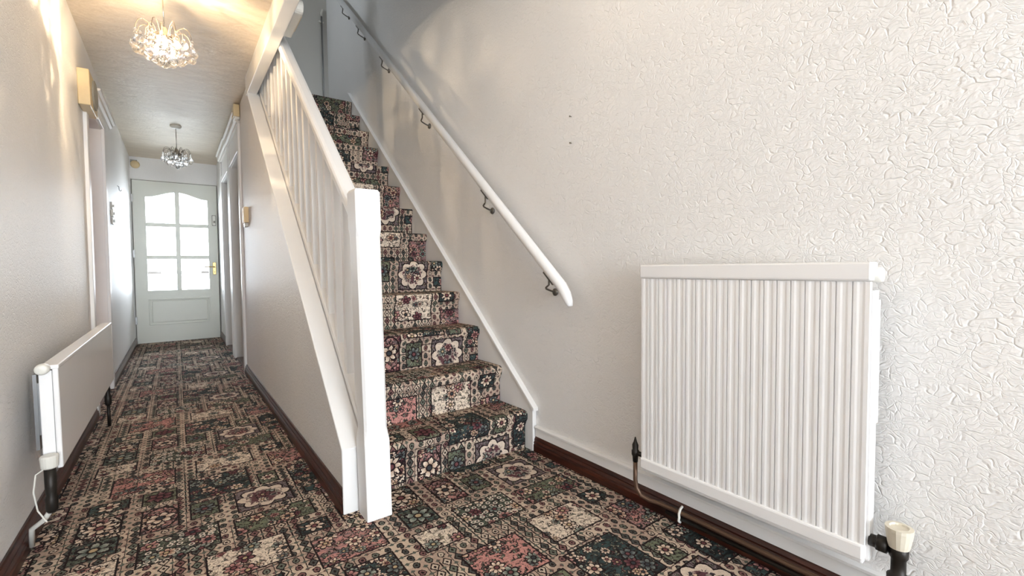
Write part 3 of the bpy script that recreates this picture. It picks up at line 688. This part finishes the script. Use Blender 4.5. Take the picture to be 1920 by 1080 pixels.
for yy in (0.25, LL-0.15):
    b = NB(); box(b, -0.058, -0.048, yy-0.016, yy+0.016, 0.27, 0.53); box(b, -0.050, 0.0, yy-0.012, yy-0.009, 0.32, 0.50)
    for z in (0.34, 0.45): lathe(b, [(0.005, 0), (0.005, 0.004), (0, 0.005)], (-0.048, yy, z), 'x', 8)
    obj('wall_bracket', b, M_STEEL, LR)
b = NB(); lathe(b, [(0.010, 0.145), (0.015, 0.155), (0.015, 0.19), (0.012, 0.20), (0.014, 0.215), (0.014, 0.285)], (0.016, -0.025, 0), 'z', 14); tube(b, [(0.016, -0.025, 0.25), (0.012, 0.010, 0.292)], 0.010, 8)
va = obj('radiator_valve', b, M_BLACKV, LR, True)
b = NB(); lathe(b, [(0.016, 0.282), (0.020, 0.286), (0.022, 0.317), (0.020, 0.321), (0, 0.321)], (0.016, -0.025, 0), 'z', 18); obj('valve_cap', b, M_WHITEP, va)
b = NB(); tube(b, [(0.016, -0.025, 0.19), (0.012, -0.022, 0.15), (-0.005, -0.006, 0.12), (-0.04, 0.03, 0.085), (-0.048, 0.06, 0.02)], 0.0075, 8); obj('valve_pipe', b, M_WHITEP, LR, True)
b = NB(); tube(b, [(0.008, -0.025, 0.285), (-0.014, -0.03, 0.270), (-0.020, -0.035, 0.22), (-0.014, -0.03, 0.16), (0.004, -0.03, 0.12)], 0.0022, 6); obj('earth_wire', b, M_WHITEP, LR)
b = NB(); lathe(b, [(0.012, 0.12), (0.016, 0.13), (0.016, 0.17), (0.011, 0.18), (0.011, 0.25), (0.016, 0.252), (0.014, 0.262), (0, 0.262)], (0.010, LL+0.03, 0), 'z', 12); tube(b, [(0.010, LL+0.03, 0.225), (0.010, LL-0.005, 0.285)], 0.009, 8); tube(b, [(0.010, LL+0.03, 0.0), (0.010, LL+0.03, 0.125)], 0.008, 8)
obj('lockshield_valve', b, M_BLACKV, LR, True)

# ------------------------------------------------------------------ chandeliers
def chandelier(x, y, zbot, lit, label):
    T = thing('chandelier', label, 'chandelier', (x, y, ZC), 0, 'crystal-drop ceiling lights')
    H = zbot - ZC                                          # bottom, below ceiling
    zr = H + 0.085                                         # main ring height
    b = NB(); lathe(b, [(0.045, 0.0), (0.045, -0.012), (0.030, -0.024), (0.008, -0.028), (0, -0.028)], (0, 0, 0), 'z', 24); obj('ceiling_rose', b, M_WHITEP, T, True)
    b = NB(); tube(b, [(0, 0, -0.02), (0, 0, zr+0.075)], 0.003, 8); obj('cord', b, M_CHROME, T, True)
    b = NB(); lathe(b, [(0.004, zr+0.095), (0.012, zr+0.085), (0.020, zr+0.06), (0.034, zr+0.045), (0.036, zr+0.030), (0.010, zr+0.02), (0.012, zr-0.01), (0.0, zr-0.015)], (0, 0, 0), 'z', 16)
    for R, z in ((0.040, zr+0.034), (0.072, zr+0.012), (0.060, zr-0.02)):
        tube(b, [(R*math.cos(2*PI*i/28), R*math.sin(2*PI*i/28), z) for i in range(28)], 0.0018, 6, closed=True)
    for i in range(4):
        a = i*PI/2+0.4; tube(b, [(0.03*math.cos(a), 0.03*math.sin(a), zr+0.035), (0.072*math.cos(a), 0.072*math.sin(a), zr+0.012), (0.060*math.cos(a), 0.060*math.sin(a), zr-0.02)], 0.0016, 5)
    obj('frame', b, M_CHROME, T, True)
    proto = []
    for nb, rb in ((3, 0.0195), (1, 0.0185)):
        b = NB(); ball(b, (0, 0, -0.014*nb-0.018), rb, 16, 10)
        for q in range(nb): ball(b, (0, 0, -0.007-0.014*q), 0.0070, 10, 6)
        proto.append(obj('crystal_drop', b, M_GLASS, T, True))
    def drop(kind, x, y, z, first=[True, True]):
        o = proto[kind].copy(); COL.objects.link(o); o.location = (x, y, z)
    # looped wire arms carrying outer crystal strings
    NA = 8
    for i in range(NA):
        a = 2*PI*(i+0.5)/NA; ca, sa = math.cos(a), math.sin(a)
        b = NB(); pts = [(0.034, 0.034), (0.046, 0.062), (0.062, 0.086), (0.082, 0.094), (0.100, 0.084), (0.110, 0.060), (0.113, 0.040)]
        tube(b, [(r*ca, r*sa, zr+z) for r, z in pts], 0.0016, 5)
        pts = [(0.034, 0.034), (0.040, 0.070), (0.056, 0.090), (0.070, 0.072), (0.072, 0.045)]
        a2 = a+0.22; tube(b, [(r*math.cos(a2), r*math.sin(a2), zr+z) for r, z in pts], 0.0014, 5)
        obj('wire_arm', b, M_WIRE, T, True)
        drop(0, 0.113*ca, 0.113*sa, zr+0.040); drop(1, 0.112*math.cos(a+0.3), 0.112*math.sin(a+0.3), zr+0.020)
        drop(0, 0.072*math.cos(a2), 0.072*math.sin(a2), zr+0.045)
    for R, N_, z in ((0.090, 9, 0.002), (0.066, 8, -0.018), (0.036, 5, -0.034), (0.008, 1, -0.040)):
        for i in range(N_):
            a = 2*PI*(i+0.3*(N_ % 3))/N_; drop(1, R*math.cos(a), R*math.sin(a), zr+z)
    for p in proto: p.location = (0.0 if p is proto[0] else 0.02, 0.0, zr-0.02 if p is proto[0] else zr-0.03)
    for i in range(3):
        a = 2*PI*i/3+0.5; x_, y_ = 0.036*math.cos(a), 0.036*math.sin(a)
        b = NB(); lathe(b, [(0.006, zr+0.03), (0.007, zr+0.012), (0, zr+0.012)], (x_, y_, 0), 'z', 10); obj('lamp_holder', b, M_WHITEP, T, True)
        b = NB(); lathe(b, [(0.005, zr+0.012), (0.0085, zr+0.002), (0.0085, zr-0.016), (0.004, zr-0.024), (0, zr-0.024)], (x_, y_, 0), 'z', 12); bo = obj('bulb', b, M_BULB if lit else M_BULBOFF, T, True)
        if lit:
            l = bpy.data.lights.new('bulb_light', 'POINT'); l.energy = BULB_W; l.color = (1.0, 0.76, 0.48); l.shadow_soft_size = 0.004
            lo = bpy.data.objects.new('bulb_light', l); COL.objects.link(lo); lo.parent = T; lo.location = (x_*1.75, y_*1.75, zr+0.005)
BULB_W = 10.0
chandelier(-0.003, 2.73, 1.85, True, 'lit crystal-drop ceiling light glowing warm in the near hall')
chandelier(0.050, 5.42, 1.868, False, 'unlit crystal-drop ceiling light hanging near the glazed end door')

# ------------------------------------------------------------------ small fittings
t = thing('door_chime', 'yellowed cream square box with round grille high on the left wall', 'door chime', (-0.402, 3.49, 1.815))
b = NB(); box(b, 0, 0.052, 0, 0.30, 0, 0.200); obj('case', b, M_CREAMP, t, bevel=0.004)
b = NB(); lathe(b, [(0.085, 0.0515), (0.085, 0.060), (0.07, 0.064), (0, 0.064)], (0, 0.16, 0.10), 'x', 28); obj('round_grille', b, M_GRILLE, t)
t = thing('alarm_box', 'small cream box above the first doorway past the stairs', 'alarm box', (0.4285, 4.50, 2.13))
b = NB(); box(b, 0.0, 0.045, -0.10, 0.02, 0.02, 0.118); obj('case', b, M_CREAMP, t, bevel=0.003)
b = NB(); box(b, 0.004, 0.045, -0.096, 0.016, 0.0, 0.0195); obj('base', b, M_WHITEP, t, bevel=0.003)
t = thing('thermostat', 'cream wall thermostat beside the doorway, above eye of stairs wall', 'thermostat', (0.472, 4.13, 1.22))
t['label'] = 'cream ribbed thermostat on the wall between stairs and nearer doorway'
b = NB(); box(b, -0.030, 0.0, -0.06, 0.06, 0.03, 0.15); 
for i in range(5): box(b, -0.033, -0.029, -0.05+i*0.022, -0.038+i*0.022, 0.035, 0.145)
obj('case', b, M_CREAMP, t, bevel=0.002)
b = NB(); box(b, -0.024, 0.0, -0.02, 0.055, 0.0, 0.0295); obj('switch', b, M_WHITEP, t, bevel=0.002)
t = thing('light_switch', 'white stacked light switches beside the left doorway', 'light switch', (-0.407, 4.98, 1.27))
for i in range(3):
    b = NB(); box(b, 0, 0.012+0.004*(i % 2), -0.05, 0.05, i*0.062, i*0.062+0.055); pl = obj('switch_plate', b, M_WHITEP, t, bevel=0.002)
    b = NB(); box(b, 0.011, 0.022, -0.012, 0.012, i*0.062+0.016, i*0.062+0.038); obj('rocker', b, M_WHITEP, pl, bevel=0.001)
t = thing('round_sensor', 'round cream sensor in the top left corner above the end door', 'sensor', (-0.345, YF-0.001, 2.165))
b = NB(); lathe(b, [(0.045, 0), (0.045, -0.022), (0.036, -0.032), (0, -0.035)], (0, 0, 0), 'y', 24); obj('cover', b, M_CREAMP, t, True)
b = NB(); box(b, -0.045, 0.02, -0.012, 0.0, 0.02, 0.056); obj('base', b, M_GREY, t)
t = thing('wall_hook', 'small wire hook on the left wall before the end door', 'hook', (-0.405, 5.55, 1.63))
b = NB(); tube(b, [(0, 0, 0.04), (0.012, 0, 0.035), (0.014, 0, 0.0), (0.022, 0.004, -0.006), (0.030, 0.006, 0.006)], 0.003, 6); obj('hook', b, M_STEEL, t, True)
t = thing('wall_box', 'rounded white fitting on the stair side of the ceiling beam', 'alarm', (0.5125, 2.62, 2.14))
b = NB()
pr = [(0.05*math.cos(a)-0.10 if 1 else 0, 0.02+0.0*a) for a in ()]
N_ = 10; pts = [(0.13+0.035*math.cos(-PI/2+PI*i/N_), 0.04+0.035*math.sin(-PI/2+PI*i/N_)) for i in range(N_+1)] + [(-0.13+0.035*math.cos(PI/2+PI*i/N_), 0.04+0.035*math.sin(PI/2+PI*i/N_)) for i in range(N_+1)]
prism(b, pts, 0.0, 0.045, 'x'); obj('case', b, M_WHITEP, t, bevel=0.008)
b = NB(); box(b, 0.0445, 0.052, -0.09, 0.09, 0.02, 0.06); obj('cover_plate', b, M_CREAMP, t, bevel=0.003)
t = thing('service_pipe', 'thin grey vertical pipe in the corner at the top of the stairs', 'pipe', (1.305, 5.015, ZF1))
b = NB(); tube(b, [(0, 0, 0), (0, 0, 1.10)], 0.008, 10); obj('pipe', b, M_STEEL, t, True)
b = NB(); tube(b, [(0, 0, 1.095), (0, 0, 1.13), (0.01, 0.0, 1.17)], [0.012, 0.012, 0.008], 10); box(b, -0.028, 0.02, -0.004, 0.012, 1.03, 1.045); obj('pipe_cap', b, M_WHITEP, t, True)
for z in (1.505, 1.395):
    t = thing('wall_nail', 'upper of two tiny nails left in the bare right wall' if z > 1.45 else 'lower of two tiny nails left in the bare right wall', 'nail', (XR, 1.405, z), 0, 'nails in the right wall')
    b = NB(); lathe(b, [(0.0022, -0.010), (0.0035, -0.010), (0.0035, -0.0085), (0.0015, -0.0085), (0.0015, 0.002)], (0, 0, 0), 'x', 8); obj('nail', b, M_GREY, t)
